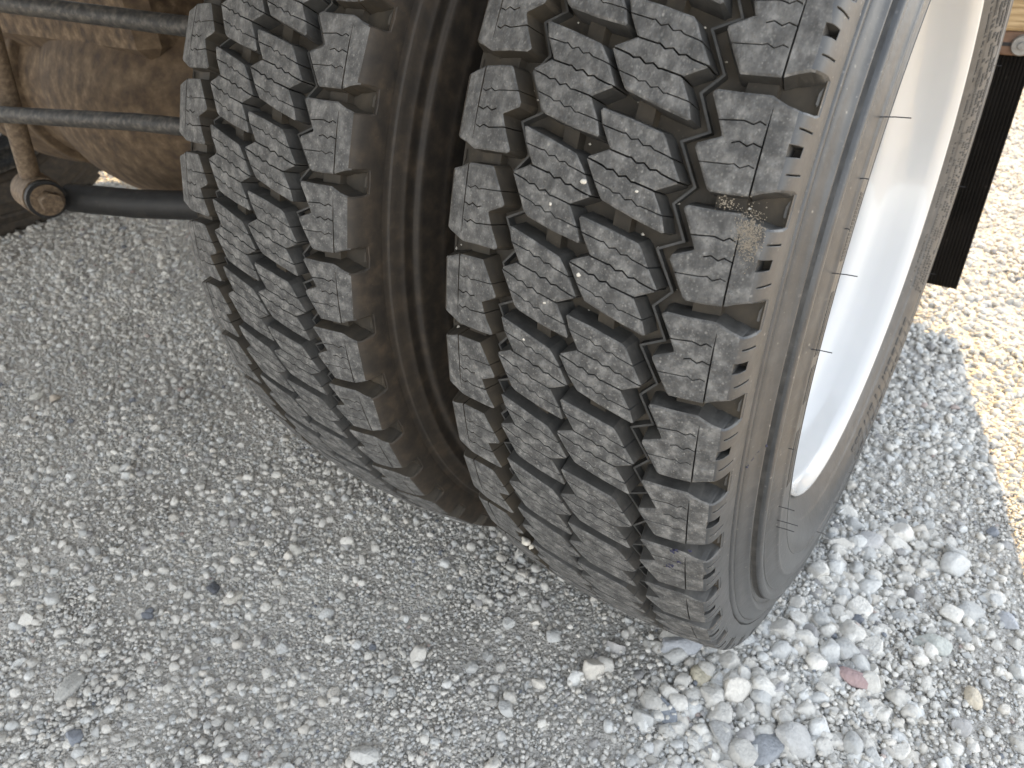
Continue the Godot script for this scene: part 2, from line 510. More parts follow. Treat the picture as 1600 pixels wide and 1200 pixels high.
# ---------------------------------------------------------------- tyre
func prof_setup() -> void:
	arc.resize(PROF.size())
	nrm.resize(PROF.size())
	arc[0] = 0.0
	for i in range(1, PROF.size()): arc[i] = arc[i - 1] + PROF[i].distance_to(PROF[i - 1])
	for i in PROF.size():
		var t := PROF[mini(i + 1, PROF.size() - 1)] - PROF[maxi(i - 1, 0)]
		if i == 0: t = Vector2(1, 0)
		nrm[i] = Vector2(-t.y, t.x).normalized()

func at_u(u: float) -> Array:      # [point, normal] on the outer profile, mirrored for negative u
	var w := absf(u)
	var i := 1
	while i < arc.size() - 1 and arc[i] < w: i += 1
	var t := (w - arc[i - 1]) / (arc[i] - arc[i - 1])
	var p := PROF[i - 1].lerp(PROF[i], t)
	var n := nrm[i - 1].lerp(nrm[i], clampf(t, 0, 1)).normalized()
	if u < 0:
		p.x = -p.x
		n.x = -n.x
	return [p, n]

func u_at_r(r: float) -> float:    # arc length where the shoulder has this radius
	for i in range(1, PROF.size()):
		if PROF[i].y <= r:
			var t := (PROF[i - 1].y - r) / (PROF[i - 1].y - PROF[i].y)
			return lerpf(arc[i - 1], arc[i], t)
	return arc[-1]

func on_tyre(u: float, s: float, h: float) -> Vector3:
	var a := at_u(u)
	var p: Vector2 = a[0] + a[1] * h
	var t := s / RT
	return Vector3(p.x, p.y * cos(t), -p.y * sin(t)) * MM

func tyre_normal(u: float, s: float) -> Vector3:
	var n: Vector2 = at_u(u)[1]
	var t := s / RT
	return Vector3(n.x, n.y * cos(t), -n.y * sin(t))

class Buf:
	var v := PackedVector3Array()
	var n := PackedVector3Array()
	func tri(a: Vector3, b: Vector3, c: Vector3, na: Vector3, nb: Vector3, nc: Vector3) -> void:
		if (b - a).cross(c - a).dot(na + nb + nc) > 0:
			v.append_array([a, c, b])
			n.append_array([na, nc, nb])
		else:
			v.append_array([a, b, c])
			n.append_array([na, nb, nc])
	func flat(a: Vector3, b: Vector3, c: Vector3, out: Vector3) -> void:
		var q := (b - a).cross(c - a)
		if q.length_squared() < 1e-20: return
		q = q.normalized()
		if q.dot(out) < 0: q = -q
		tri(a, b, c, q, q, q)
	func quad(a: Vector3, b: Vector3, c: Vector3, d: Vector3, out: Vector3) -> void:
		flat(a, b, c, out)
		flat(a, c, d, out)
	func into(m: ArrayMesh, material: Material) -> void:
		if v.is_empty(): return
		var a := []
		a.resize(Mesh.ARRAY_MAX)
		a[Mesh.ARRAY_VERTEX] = v
		a[Mesh.ARRAY_NORMAL] = n
		m.add_surface_from_arrays(Mesh.PRIMITIVE_TRIANGLES, a)
		m.surface_set_material(m.get_surface_count() - 1, material)

func groove_depth(u: float) -> float:
	var w := absf(u)
	if w < 78: return 15.0
	if w < 92: return lerpf(15.0, 13.0, (w - 78) / 14.0)
	return lerpf(13.0, 2.0, clampf((w - 92) / 11.0, 0, 1))

func seg_dist(p: Vector2, poly: PackedVector2Array) -> float:
	var best := 1e9
	for i in poly.size():
		var q := Geometry2D.get_closest_point_to_segment(p, poly[i], poly[(i + 1) % poly.size()])
		best = minf(best, q.distance_to(p))
	return best

# one tread block: the outline cut into slices by the sipes, each slice with a bevelled rim and steep walls
func block_mesh(outline: PackedVector2Array, cuts: Array, strips: PackedFloat32Array, inner_s: Array, top_mat: Array, sd: int) -> ArrayMesh:
	var pieces: Array = [outline]
	for c in cuts:
		var next := []
		for p in pieces:
			for q in Geometry2D.clip_polygons(p, c):
				if not Geometry2D.is_polygon_clockwise(q) and q.size() > 2: next.append(q)
		pieces = next
	var top := Buf.new()
	var shoulder := Buf.new()
	var wall := Buf.new()
	var jag := noise(0.25, 3, sd)
	for p in pieces:
		var d := PackedVector2Array()
		for i in p.size():            # add points where edges cross the strips, and along long edges
			var a: Vector2 = p[i]
			var b: Vector2 = p[(i + 1) % p.size()]
			if a.distance_to(b) < 0.003: continue
			var ts := [0.0]
			for u in strips:
				if (a.x - u) * (b.x - u) < 0: ts.append((u - a.x) / (b.x - a.x))
			var parts := int(a.distance_to(b) / 7.0)
			for k in range(1, parts + 1): ts.append(k / float(parts + 1))
			ts.sort()
			var last := -1.0
			for t in ts:
				if (t - last) * a.distance_to(b) > 0.05 or t == 0.0:
					d.append(a.lerp(b, t))
					last = t
		var n := d.size()
		var kind := PackedInt32Array()
		for i in n:
			var a := d[i]
			var b := d[(i + 1) % n]
			var m := (a + b) * 0.5
			var k := 2
			if seg_dist(m, outline) < 0.02: k = 1
			if absf(a.y - b.y) < 0.05:
				for s in inner_s:
					if absf(m.y - s[0]) < 0.05 and m.x > s[1] - 0.2 and m.x < s[2] + 0.2: k = 0
			if m.x > arc[-1] - 0.02: k = 3
			kind.append(k)
		var inset := PackedVector2Array()
		var foot := PackedVector2Array()
		for i in n:
			var k0 := kind[(i + n - 1) % n]
			var k1 := kind[i]
			inset.append(shifted(d[(i + n - 1) % n], d[i], d[(i + 1) % n], [0.0, 1.05, 0.22, 0.3][k0], [0.0, 1.05, 0.22, 0.3][k1]))
			foot.append(shifted(d[(i + n - 1) % n], d[i], d[(i + 1) % n], [0.0, -1.8, 0.0, 0.0][k0], [0.0, -1.8, 0.0, 0.0][k1]))
		# top face in strips
		for si in strips.size() - 1:
			var u0 := strips[si]
			var u1 := strips[si + 1]
			var rect := PackedVector2Array([Vector2(u0, -200), Vector2(u1, -200), Vector2(u1, 200), Vector2(u0, 200)])
			for q in Geometry2D.intersect_polygons(inset, rect):
				var ix := Geometry2D.triangulate_polygon(q)
				for t in range(0, ix.size(), 3):
					var a: Vector2 = q[ix[t]]
					var b: Vector2 = q[ix[t + 1]]
					var c: Vector2 = q[ix[t + 2]]
					var to := top
					var m := (a + b + c) / 3.0
					if m.x > 91.6 + jag.get_noise_1d(m.y * 3.0) * 1.6: to = shoulder
					to.tri(on_tyre(a.x, a.y, 0), on_tyre(b.x, b.y, 0), on_tyre(c.x, c.y, 0), tyre_normal(a.x, a.y), tyre_normal(b.x, b.y), tyre_normal(c.x, c.y))
		for i in n:
			var k := kind[i]
			if k == 0: continue
			var j := (i + 1) % n
			var b0: float = [0.0, 0.75, 0.15, 0.25][k]
			var dep0 := groove_depth(d[i].x)
			var dep1 := groove_depth(d[j].x)
			if k == 3:
				dep0 = 1.0
				dep1 = 1.0
			var e := d[j] - d[i]
			var outw := (on_tyre(d[i].x + e.y, d[i].y - e.x, 0) - on_tyre(d[i].x, d[i].y, 0)).normalized()
			var up := tyre_normal(d[i].x, d[i].y)
			var i0 := on_tyre(inset[i].x, inset[i].y, 0)
			var i1 := on_tyre(inset[j].x, inset[j].y, 0)
			var o0 := on_tyre(d[i].x, d[i].y, -b0)
			var o1 := on_tyre(d[j].x, d[j].y, -b0)
			var rim := shoulder if d[i].x > 91.6 else top
			rim.quad(i0, i1, o1, o0, outw + up)
			wall.quad(o0, o1, foot_at(foot[j], dep1, k), foot_at(foot[i], dep0, k), outw)
	var m := ArrayMesh.new()
	top.into(m, top_mat[0])
	shoulder.into(m, top_mat[1])
	wall.into(m, top_mat[2])
	return m

# where a wall meets the carcass: straight down towards the axle on the rounded shoulder
func foot_at(q: Vector2, depth: float, k: int) -> Vector3:
	if absf(q.x) < 89.0 or k == 3: return on_tyre(q.x, q.y, -depth)
	var p: Vector2 = at_u(q.x)[0]
	if p.y < 385.0: return on_tyre(q.x, q.y, -2.5)
	var t := q.y / RT
	return Vector3(p.x - signf(p.x) * 0.4, 381.0 * cos(t), -381.0 * sin(t)) * MM

# a corner moved inwards (to the left of the direction of travel) by d0 and d1 from its two edges
func shifted(a: Vector2, b: Vector2, c: Vector2, d0: float, d1: float) -> Vector2:
	var e0 := (b - a).normalized()
	var e1 := (c - b).normalized()
	var n0 := Vector2(-e0.y, e0.x)
	var n1 := Vector2(-e1.y, e1.x)
	var det := n0.x * n1.y - n0.y * n1.x
	var r: Vector2
	if absf(det) < 0.15:
		r = (n0 * d0 + n1 * d1) * 0.5
	else:
		r = Vector2((d0 * n1.y - d1 * n0.y) / det, (n0.x * d1 - n1.x * d0) / det)
	return b + r.limit_length(2.2 * maxf(absf(d0), absf(d1)))

func pv(a: Array) -> PackedVector2Array:
	var p := PackedVector2Array()
	for i in range(0, a.size(), 2): p.append(Vector2(a[i], a[i + 1]))
	return p

func sipe(a: Array, width: float, off := Vector2.ZERO) -> PackedVector2Array:
	var p := pv(a)
	for i in p.size(): p[i] += off
	return Geometry2D.offset_polyline(p, width * 0.5, Geometry2D.JOIN_MITER, Geometry2D.END_BUTT)[0]

func mirror(a: Array) -> Array:
	var b := []
	for v in a: b.append(-v)
	return b

func lathe(p: PackedVector2Array, segs: int, smooth := true) -> ArrayMesh:
	# p: (axial, radius) in mm, swept round the x axis
	var n2 := PackedVector2Array()
	for i in p.size():
		var t := p[mini(i + 1, p.size() - 1)] - p[maxi(i - 1, 0)]
		n2.append(Vector2(-t.y, t.x).normalized())
	var v := PackedVector3Array()
	var n := PackedVector3Array()
	var ix := PackedInt32Array()
	for j in segs + 1:
		var a := TAU * j / segs
		for i in p.size():
			v.append(Vector3(p[i].x, p[i].y * cos(a), -p[i].y * sin(a)) * MM)
			n.append(Vector3(n2[i].x, n2[i].y * cos(a), -n2[i].y * sin(a)))
	var w := p.size()
	for j in segs:
		for i in w - 1:
			var a := j * w + i
			ix.append_array([a, a + w + 1, a + 1, a, a + w, a + w + 1])
	var m := arrays(v, n, ix)
	return m

func both_sides(half: PackedVector2Array) -> PackedVector2Array:
	var p := PackedVector2Array()
	for i in range(half.size() - 1, 0, -1): p.append(Vector2(-half[i].x, half[i].y))
	p.append_array(half)
	return p

var centre_meshes := []
var shoulder_meshes := []
var pair_mesh := []
var carcass: ArrayMesh
var tie_mesh: ArrayMesh
var ridge_mesh: ArrayMesh

func tyre_shapes() -> void:
	prof_setup()
	# ---- centre block, centred on (22, 7)
	var cb := pv([-22.4, 26.6, -23.2, 25.4, -20.6, 19, -13.5, 8.1, -24.6, 2.6, -24.9, 1.4, -18.2, -9.6, -13.4, -16.3, -12.0, -17.2, 6.0, -22.6, 21.6, -27.0, 22.9, -26.2, 20.6, -19, 13.5, -8.1, 24.4, -2.8, 24.9, -1.4, 18.2, 9.6, 13.9, 16.9, 11.0, 19.0, -6.0, 23.4])
	if Geometry2D.is_polygon_clockwise(cb): cb.reverse()
	var cc := Vector2(22.0, 7.0)
	var s1 := [-25.0, 19.8, -18.7, 18.3, -8.5, 16.2, -6.9, 16.4, -3.5, 13.8, 0.1, 14.5, 3.4, 11.9, 7.0, 12.3, 9.3, 10.8, 15.0, 9.3, 22.0, 7.2]
	var s2 := [-14.5, 8.3, -13.0, 7.7, -2.9, 5.6, -1.3, 5.7, 2.0, 3.4, 5.8, 4.1, 9.5, 1.4, 12.8, 1.8, 15.5, 0.4, 20.0, -0.9, 26.5, -2.6]
	for v in 3:
		var o := PackedVector2Array()
		var r := RandomNumberGenerator.new()
		r.seed = 50 + v
		for q in cb: o.append(q + cc + Vector2(r.randfn(), r.randfn()) * 0.16)
		var cuts := [sipe(s1, 0.42 + 0.2 * r.randf(), cc), sipe(s2, 0.62 + 0.25 * r.randf(), cc), sipe(mirror(s2), 0.62 + 0.25 * r.randf(), cc), sipe(mirror(s1), 0.42 + 0.2 * r.randf(), cc)]
		centre_meshes.append(block_mesh(o, cuts, PackedFloat32Array([-60, 10, 22, 34, 60]), [], [M.scuff, M.side, M.wall], 200 + v))
	# ---- shoulder lug
	var l1 := u_at_r(383.5)
	var l1b := u_at_r(386.5)
	var um := arc[-1]
	var w0 := 1.3
	var lug := pv([52.4, 47.8, 51.9, 46.6, 56.6, 38.6, 60.9, 30.2, 61.2, 29.0, 60.4, 28.2, 51.2, 24.2, 50.3, 23.2, 50.6, 21.8, 60.8, 4.6, 62.2, 3.6, 71, 3.7, 80.3, 4.2, 86, 6.6, 91.5, 8.4, l1b, 9.4, l1, 8.6,
		l1 + 0.3, w0 + 1.5, l1 + 0.5, w0, um, w0, um, w0 + pitch, l1 + 0.5, w0 + pitch, l1 + 0.3, 50.6, l1, 46.6, l1b, 45.2, 93.0, 44.3, 86.2, 46.3, 81.5, 48.2, 79, 49.0, 66, 48.6, 54, 48.6])
	if Geometry2D.is_polygon_clockwise(lug): lug.reverse()
	var strips := PackedFloat32Array([40, 60, 72, 80.6, 85])
	for i in range(9, PROF.size() - 1): strips.append(arc[i] + 0.013)
	strips.append(um + 1.0)
	var wa := u_at_r(396.9)
	var wb := u_at_r(389.5)
	var sa := u_at_r(395.5)
	var sb := u_at_r(384.5)
	for v in 3:
		var o := PackedVector2Array()
		var r := RandomNumberGenerator.new()
		r.seed = 70 + v
		for q in lug:
			o.append(q + (Vector2(r.randfn(), r.randfn()) * 0.16 if q.x < 90 else Vector2.ZERO))
		var cuts := [
			pv([80.0, 0, 80.9, 0, 80.75, 30, 80.5, 43.6, 80.25, 43.6, 80.0, 30]),
			sipe([52.0, 35.5, 58.7, 35.5, 69.4, 36.7, 73.9, 35.5, 76.4, 37.2, 78.8, 36.3, 79.4, 36.0], 0.6),
			sipe([66.4, 26.3, 69.8, 27.5, 73.6, 25.8, 76.2, 27.5, 78.5, 26.7, 80.4, 26.3], 0.6),
			sipe([50.0, 15.8, 54.8, 16.1, 67.8, 16.8, 70, 17.5, 73, 15.9, 76.6, 17.7, 79.2, 16.8], 0.45),
			pv([80.4, 27.0, wa + 0.4, 27.0, wa + 0.4, 27.004, 80.4, 27.004]),
			pv([80.4, 37.2, sa + 0.4, 37.2, sa + 0.4, 37.204, 80.4, 37.204]),
			pv([80.4, 16.5, sa + 0.4, 16.5, sa + 0.4, 16.504, 80.4, 16.504]),
			pv([wa, 24.0, wb, 25.2, wb + 0.6, 30.2, wa, 29.8]),
			pv([sa, 36.7, sb, 37.1, sb, 38.1, sa, 37.6]),
			pv([sa, 16.1, sb, 17.4, sb, 18.4, sa, 16.9]),
		]
		var inner := [[27.0, 80.0, wa + 0.4], [37.2, 80.0, sa + 0.4], [16.5, 80.0, sa + 0.4], [w0, l1 + 0.4, um + 1], [w0 + pitch, l1 + 0.4, um + 1]]
		shoulder_meshes.append([block_mesh(o, cuts, strips, inner, [M.scuff, M.side, M.wall], 230 + v), block_mesh(o, cuts.slice(0, 4), strips, inner, [M.scuff, M.mudside, M.groove], 230 + v)])
	for c in 2:
		var both := ArrayMesh.new()
		for m in [centre_meshes[0], shoulder_meshes[0][c]]:
			for k in m.get_surface_count():
				both.add_surface_from_arrays(Mesh.PRIMITIVE_TRIANGLES, m.surface_get_arrays(k))
				both.surface_set_material(both.get_surface_count() - 1, m.surface_get_material(k))
		pair_mesh.append(both)
	# ---- carcass under the blocks, sidewalls and beads
	var half := PackedVector2Array([Vector2(0, 391), Vector2(20, 390.7), Vector2(40, 389.5), Vector2(60, 387.6), Vector2(72, 385.8), Vector2(82, 383.8), Vector2(87, 383.0), Vector2(90.5, 382.9), Vector2(93.0, 383.0), Vector2(94.6, 383.4), Vector2(95.9, 384.0)])
	carcass_side = both_sides_side()
	carcass = lathe(both_sides(half), 240)
	# ---- tie bars and zigzag ridges down in the grooves, joined round the tyre
	var tb := Buf.new()
	var rb := Buf.new()
	for k in NP:
		for sg in [1.0, -1.0]:
			var s0 := k * pitch
			bar(tb, sg, 22.0 - 7.4, 22.0 + 2.4, 7.0 + 17.0, 7.0 + 40.0, -8.2, s0)
			bar(tb, sg, 64.6, 79.0, -10.0, 10.0, -9.0, s0)
			ribbon(rb, sg, [40.9, 24.3, 53.0, 4.2, 44.3, -5.4, 53.6, -22.4, 40.9, -28.7], 1.3, -8.5, s0)
	tie_mesh = ArrayMesh.new()
	tb.into(tie_mesh, M.groove)
	ridge_mesh = ArrayMesh.new()
	rb.into(ridge_mesh, M.wall)

var carcass_side: PackedVector2Array
func both_sides_side() -> PackedVector2Array:
	var p := PackedVector2Array([Vector2(95.9, 384.1), Vector2(96.1, 383.0), Vector2(96.4, 380.0), Vector2(96.7, 374.0), Vector2(96.85, 372.4)])
	p.append_array(SIDE)
	return p

func bar(b: Buf, sg: float, u0: float, u1: float, s0: float, s1: float, h: float, off: float) -> void:
	var t := []
	var f := []
	for q in [Vector2(u0, s0), Vector2(u1, s0), Vector2(u1, s1), Vector2(u0, s1)]:
		t.append(on_tyre(sg * q.x, sg * q.y + off, h))
		f.append(on_tyre(sg * q.x + signf(q.x - (u0 + u1) * 0.5) * sg * 1.0, sg * q.y + off, -15.5))
	var up := tyre_normal(sg * u0, sg * s0 + off)
	b.quad(t[0], t[1], t[2], t[3], up)
	for i in 4:
		var j := (i + 1) % 4
		b.quad(t[i], t[j], f[j], f[i], (t[i] + t[j] - t[(i + 2) % 4] - t[(i + 3) % 4]))

func ribbon(b: Buf, sg: float, line: Array, width: float, h: float, off: float) -> void:
	var p := pv(line)
	for i in p.size() - 1:
		var e := (p[i + 1] - p[i]).normalized()
		var n := Vector2(-e.y, e.x) * width * 0.5
		var a := p[i] - e * 0.5
		var c := p[i + 1] + e * 0.5
		var hh := h - 0.06 * (i % 2)
		var q := [a + n, a - n, c - n, c + n]
		var t := []
		var f := []
		for k in q:
			t.append(on_tyre(sg * k.x, sg * k.y + off, hh))
			f.append(on_tyre(sg * k.x, sg * k.y + off, -15.5))
		b.quad(t[0], t[1], t[2], t[3], tyre_normal(sg * a.x, sg * a.y + off))
		b.quad(t[0], t[3], f[3], f[0], t[0] - t[1])
		b.quad(t[1], t[2], f[2], f[1], t[1] - t[0])
		b.quad(t[0], t[1], f[1], f[0], t[0] - t[3])
		b.quad(t[3], t[2], f[2], f[3], t[3] - t[0])

# truck > tyre (> sidewall, tread_block ...) and truck > wheel_rim (> wheel_disc ...)
func make_wheel(label: String, at: Vector3, phase: float, muddy: bool, dish: float, shown: bool) -> Array:
	var tyre := part("tyre", carcass, M.groove, truck, at + Vector3(0, AXLE_Y, 0))
	tyre.set_meta("label", label)
	for sg in [1, -1]:
		var p := PackedVector2Array()
		var outer_face: bool = (sg > 0) and not muddy
		var raw := carcass_side
		if not outer_face:                       # ribs half filled with dried mud
			for turn in 9:
				var soft := raw.duplicate()
				for i in range(6, raw.size() - 1): soft[i].x = (raw[i - 1].x + raw[i].x * 1.2 + raw[i + 1].x) / 3.2
				raw = soft
		for q in raw: p.append(Vector2(q.x * sg, q.y))
		if sg < 0: p.reverse()
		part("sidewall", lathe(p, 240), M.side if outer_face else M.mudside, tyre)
	var t1 := part("tie_bar", tie_mesh, null, tyre)
	t1.rotation.x = PI / 2 - phase
	t1.set_meta("kind", "stuff")
	var t2 := part("groove_ridge", ridge_mesh, null, tyre)
	t2.rotation.x = PI / 2 - phase
	t2.set_meta("kind", "stuff")
	var r := RandomNumberGenerator.new()
	r.seed = int(absf(at.x) * 1000)
	var hidden: Array[Transform3D] = []
	for k in NP:
		var deg := wrapf(rad_to_deg(phase + TAU * k / NP), -180, 180)
		var turn := Basis(Vector3.RIGHT, PI / 2 - phase - TAU * k / NP)
		for sg in [0, 1]:
			var b := turn * Basis(Vector3.UP, PI * sg)
			if not shown or deg < -58 or deg > 82:      # round the back of the tyre
				hidden.append(Transform3D(b, Vector3.ZERO))
				continue
			var v := r.randi() % 3
			var cm := part("tread_block", centre_meshes[v], null, tyre)
			cm.basis = b
			cm.position = b.y * r.randf_range(-0.0005, 0.0003)
			var v2 := r.randi() % 3
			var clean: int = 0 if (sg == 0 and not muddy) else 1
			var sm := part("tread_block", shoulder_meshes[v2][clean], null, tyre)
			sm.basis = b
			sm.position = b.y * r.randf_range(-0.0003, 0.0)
	var mm := MultiMesh.new()
	mm.transform_format = MultiMesh.TRANSFORM_3D
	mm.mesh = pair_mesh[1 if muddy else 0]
	mm.instance_count = hidden.size()
	for i in hidden.size(): mm.set_instance_transform(i, hidden[i])
	var rest := MultiMeshInstance3D.new()
	rest.name = "tread_block"
	rest.multimesh = mm
	rest.set_meta("kind", "stuff")
	tyre.add_child(rest, true)
	# rim: flange, barrel and dished disc
	var rp := PackedVector2Array([Vector2(80, 251.5), Vector2(88, 253), Vector2(91.3, 254.6), Vector2(93.2, 254.8), Vector2(94.4, 253.4), Vector2(94.4, 251.6), Vector2(93, 249.6), Vector2(90, 247), Vector2(86, 244.6), Vector2(80, 243.2), Vector2(66, 242), Vector2(52, 239), Vector2(44, 233), Vector2(38, 226), Vector2(30, 222), Vector2(10, 221), Vector2(-30, 221), Vector2(-60, 224), Vector2(-80, 236), Vector2(-92, 246), Vector2(-94, 252), Vector2(-90, 254.6), Vector2(-80, 251.5)])
	if dish > 0:
		for i in rp.size(): rp[i].x = -rp[i].x
	else:
		rp.reverse()
	rp.reverse()
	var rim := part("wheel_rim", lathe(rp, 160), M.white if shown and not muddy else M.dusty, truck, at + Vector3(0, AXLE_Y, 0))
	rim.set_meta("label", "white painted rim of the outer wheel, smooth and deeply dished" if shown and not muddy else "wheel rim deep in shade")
	var s := -1.0 if dish < 0 else 1.0
	var dp := PackedVector2Array([Vector2(56 * s, 222.5), Vector2(70 * s, 214), Vector2(88 * s, 196), Vector2(108 * s, 172), Vector2(122 * s, 150), Vector2(127 * s, 138), Vector2(128 * s, 70)])
	if dish > 0: dp.reverse()
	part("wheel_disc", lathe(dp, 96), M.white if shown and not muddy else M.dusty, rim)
	return [tyre, rim]

func wheels() -> void:
	tyre_shapes()
	var ph := 95.2 / RT
	var outer := make_wheel("outer tyre with deep zigzag tread and grey sidewall", Vector3(XO, -0.006, 0), ph, false, -1.0, true)
	make_wheel("inner tyre with brown muddy sidewall", Vector3(XI, -0.006, 0), ph - 0.07854, true, 1.0, true)
	make_wheel("dark tyre on the far side of the axle", Vector3(-1.99, -0.006, 0), 0.3, true, -1.0, false)
	# hub in the dish of the outer wheel
	var rim: Node3D = outer[1]
	part("wheel_hub", lathe(pv([90, 1, 90, 20, 88, 46, 84, 54, 70, 60, 40, 66, 6, 69, 0, 69]), 48), M.steel, rim, Vector3(-0.128, 0, 0)).basis = Basis.IDENTITY
	for k in 8:
		var a := TAU * k / 8
		var nut := part("lug_nut", cyl(0.014, 0.014, 0.03, 6), M.steel, rim, Vector3(-0.114, 0.1125 * cos(a), 0.1125 * sin(a)))
		nut.rotation.z = PI / 2
	# details on the outer wheel's sidewalls
	part("sidewall_step", lathe(PackedVector2Array([Vector2(102.3, 345.75), Vector2(102.7, 345.15), Vector2(104.6, 344.85), Vector2(105.6, 344.65)]), 240), M.wall, outer[0])
	var tyre: Node3D = outer[0]
	var hair := [[30.5, 16.0], [25.0, 4.0], [20.4, 2.0], [16.2, 14.0], [8.4, 12.0], [-14.0, 11.0], [-17.0, 15.0], [-18.6, 13.0], [-4.0, 3.0], [-70.0, 9.0], [-84.0, 9.0], [-95.0, 9.0], [-150.0, 10.0], [-170.0, 11.0], [-196.0, 9.0]]
	for h in hair:
		var a: float = deg_to_rad(h[0])
		var rr := 322.0 if h[0] > -40 else 300.0
		var base := Vector3(111.3, rr * sin(a), rr * cos(a)) * MM
		var len: float = h[1] * 0.85 * MM
		var tip := Vector3(len, len * 0.06, -len * 0.1)
		part("rubber_whisker", tube([base - Vector3(0.001, 0, 0), base + tip * 0.5 + Vector3(0, 0.0003, 0), base + tip], 0.0003, 5), M.dark, tyre)
	moulding(tyre)

func pvm(a: Array) -> PackedVector2Array:
	var p := pv(a)
	return p

# raised marks, too worn to read, and fine rings on the sidewall
func moulding(tyre: Node3D) -> void:
	var b := Buf.new()
	var r := RandomNumberGenerator.new()
	r.seed = 5
	var rows := [[268.5, 3.4], [274.5, 4.2], [281.0, 4.2], [287.5, 4.2], [295.5, 5.0]]
	for ri in rows.size():
		var a := 92.0 + ri * 3.0
		while a < 215.0:
			var wdeg := r.randf_range(0.18, 0.5)
			if r.randf() < 0.82:
				var h: float = rows[ri][1] * r.randf_range(0.55, 1.0)
				raised(b, rows[ri][0] - h * 0.5, rows[ri][0] + h * 0.5, deg_to_rad(a), deg_to_rad(a + wdeg), 0.6)
			a += wdeg + r.randf_range(0.12, 0.3)
			if r.randf() < 0.05: a += r.randf_range(1.0, 4.0)
	# larger worn blocks low on the far side
	var a2 := 222.0
	while a2 < 262.0:
		raised(b, 280.0, 302.0, deg_to_rad(a2), deg_to_rad(a2 + 0.7), 0.8)
		if r.randf() < 0.6: raised(b, 298.5, 302.0, deg_to_rad(a2 + 0.7), deg_to_rad(a2 + 2.0), 0.8)
		if r.randf() < 0.6: raised(b, 280.0, 283.5, deg_to_rad(a2 + 0.7), deg_to_rad(a2 + 2.0), 0.8)
		a2 += 2.7
	# dashes where the near sidewall turns out of sight
	for s in [[24.0, 17.5], [14.0, 7.0], [5.5, 1.0], [-3.0, -12.0]]:
		var a3: float = s[0]
		while a3 > s[1]:
			raised(b, 306.0, 312.0, deg_to_rad(a3 - 0.3), deg_to_rad(a3), 0.22)
			a3 -= 0.36
	var m := ArrayMesh.new()
	b.into(m, M.wall)
	var o := part("moulded_mark", m, null, tyre)
	o.set_meta("kind", "stuff")
	for rr in [[300.5, 0.4], [334.2, 0.35], [349.6, 0.3]]:
		var x := side_x(rr[0])
		part("moulded_ring", lathe(PackedVector2Array([Vector2(x - 0.6, rr[0] + 0.9), Vector2(x + 0.25, rr[0] + 0.5), Vector2(x + 0.5, rr[0]), Vector2(x + 0.25, rr[0] - 0.5), Vector2(x - 0.6, rr[0] - 0.9)]), 240), M.side, tyre)

func side_x(r: float) -> float:
	for i in range(1, SIDE.size()):
		if SIDE[i].y <= r:
			return lerpf(SIDE[i - 1].x, SIDE[i].x, (SIDE[i - 1].y - r) / (SIDE[i - 1].y - SIDE[i].y))
	return SIDE[-1].x

func raised(b: Buf, r0: float, r1: float, a0: float, a1: float, h: float) -> void:
	var t := []
	var f := []
	for q in [[r0, a0], [r1, a0], [r1, a1], [r0, a1]]:
		var x := side_x(q[0])
		t.append(Vector3(x + h, q[0] * sin(q[1]), q[0] * cos(q[1])) * MM)
		f.append(Vector3(x - 0.5, q[0] * sin(q[1]), q[0] * cos(q[1])) * MM)
	b.quad(t[0], t[1], t[2], t[3], Vector3.RIGHT)
	for i in 4:
		var j := (i + 1) % 4
		b.quad(t[i], t[j], f[j], f[i], t[i] + t[j] - t[(i + 2) % 4] - t[(i + 3) % 4])

# ---------------------------------------------------------------- shapes
func cyl(r0: float, r1: float, h: float, n := 24) -> CylinderMesh:
	var c := CylinderMesh.new()
	c.top_radius = r0
	c.bottom_radius = r1
	c.height = h
	c.radial_segments = n
	c.rings = 1
	return c

func tube(path: Array, r: float, n := 14) -> ArrayMesh:
	var v := PackedVector3Array()
	var nn := PackedVector3Array()
	var ix := PackedInt32Array()
	var side := Vector3.UP
	for i in path.size():
		var t: Vector3 = (path[mini(i + 1, path.size() - 1)] - path[maxi(i - 1, 0)]).normalized()
		if absf(t.dot(side)) > 0.95: side = Vector3.RIGHT
		var a := (side - t * side.dot(t)).normalized()
		side = a
		var b := t.cross(a)
		for k in n + 1:
			var q := TAU * k / n
			var d := a * cos(q) + b * sin(q)
			v.append(path[i] + d * r)
			nn.append(d)
	for i in path.size() - 1:
		for k in n:
			var p := i * (n + 1) + k
			ix.append_array([p, p + n + 1, p + 1, p + 1, p + n + 1, p + n + 2])
	for e in [0, path.size() - 1]:
		var c := v.size()
		var t2: Vector3 = (path[0] - path[1]) if e == 0 else (path[-1] - path[-2])
		v.append(path[e])
		nn.append(t2.normalized())
		for k in n + 1:
			v.append(v[e * (n + 1) + k])
			nn.append(t2.normalized())
		for k in n:
			if e == 0: ix.append_array([c, c + 1 + k, c + 2 + k])
			else: ix.append_array([c, c + 2 + k, c + 1 + k])
	return arrays(v, nn, ix)

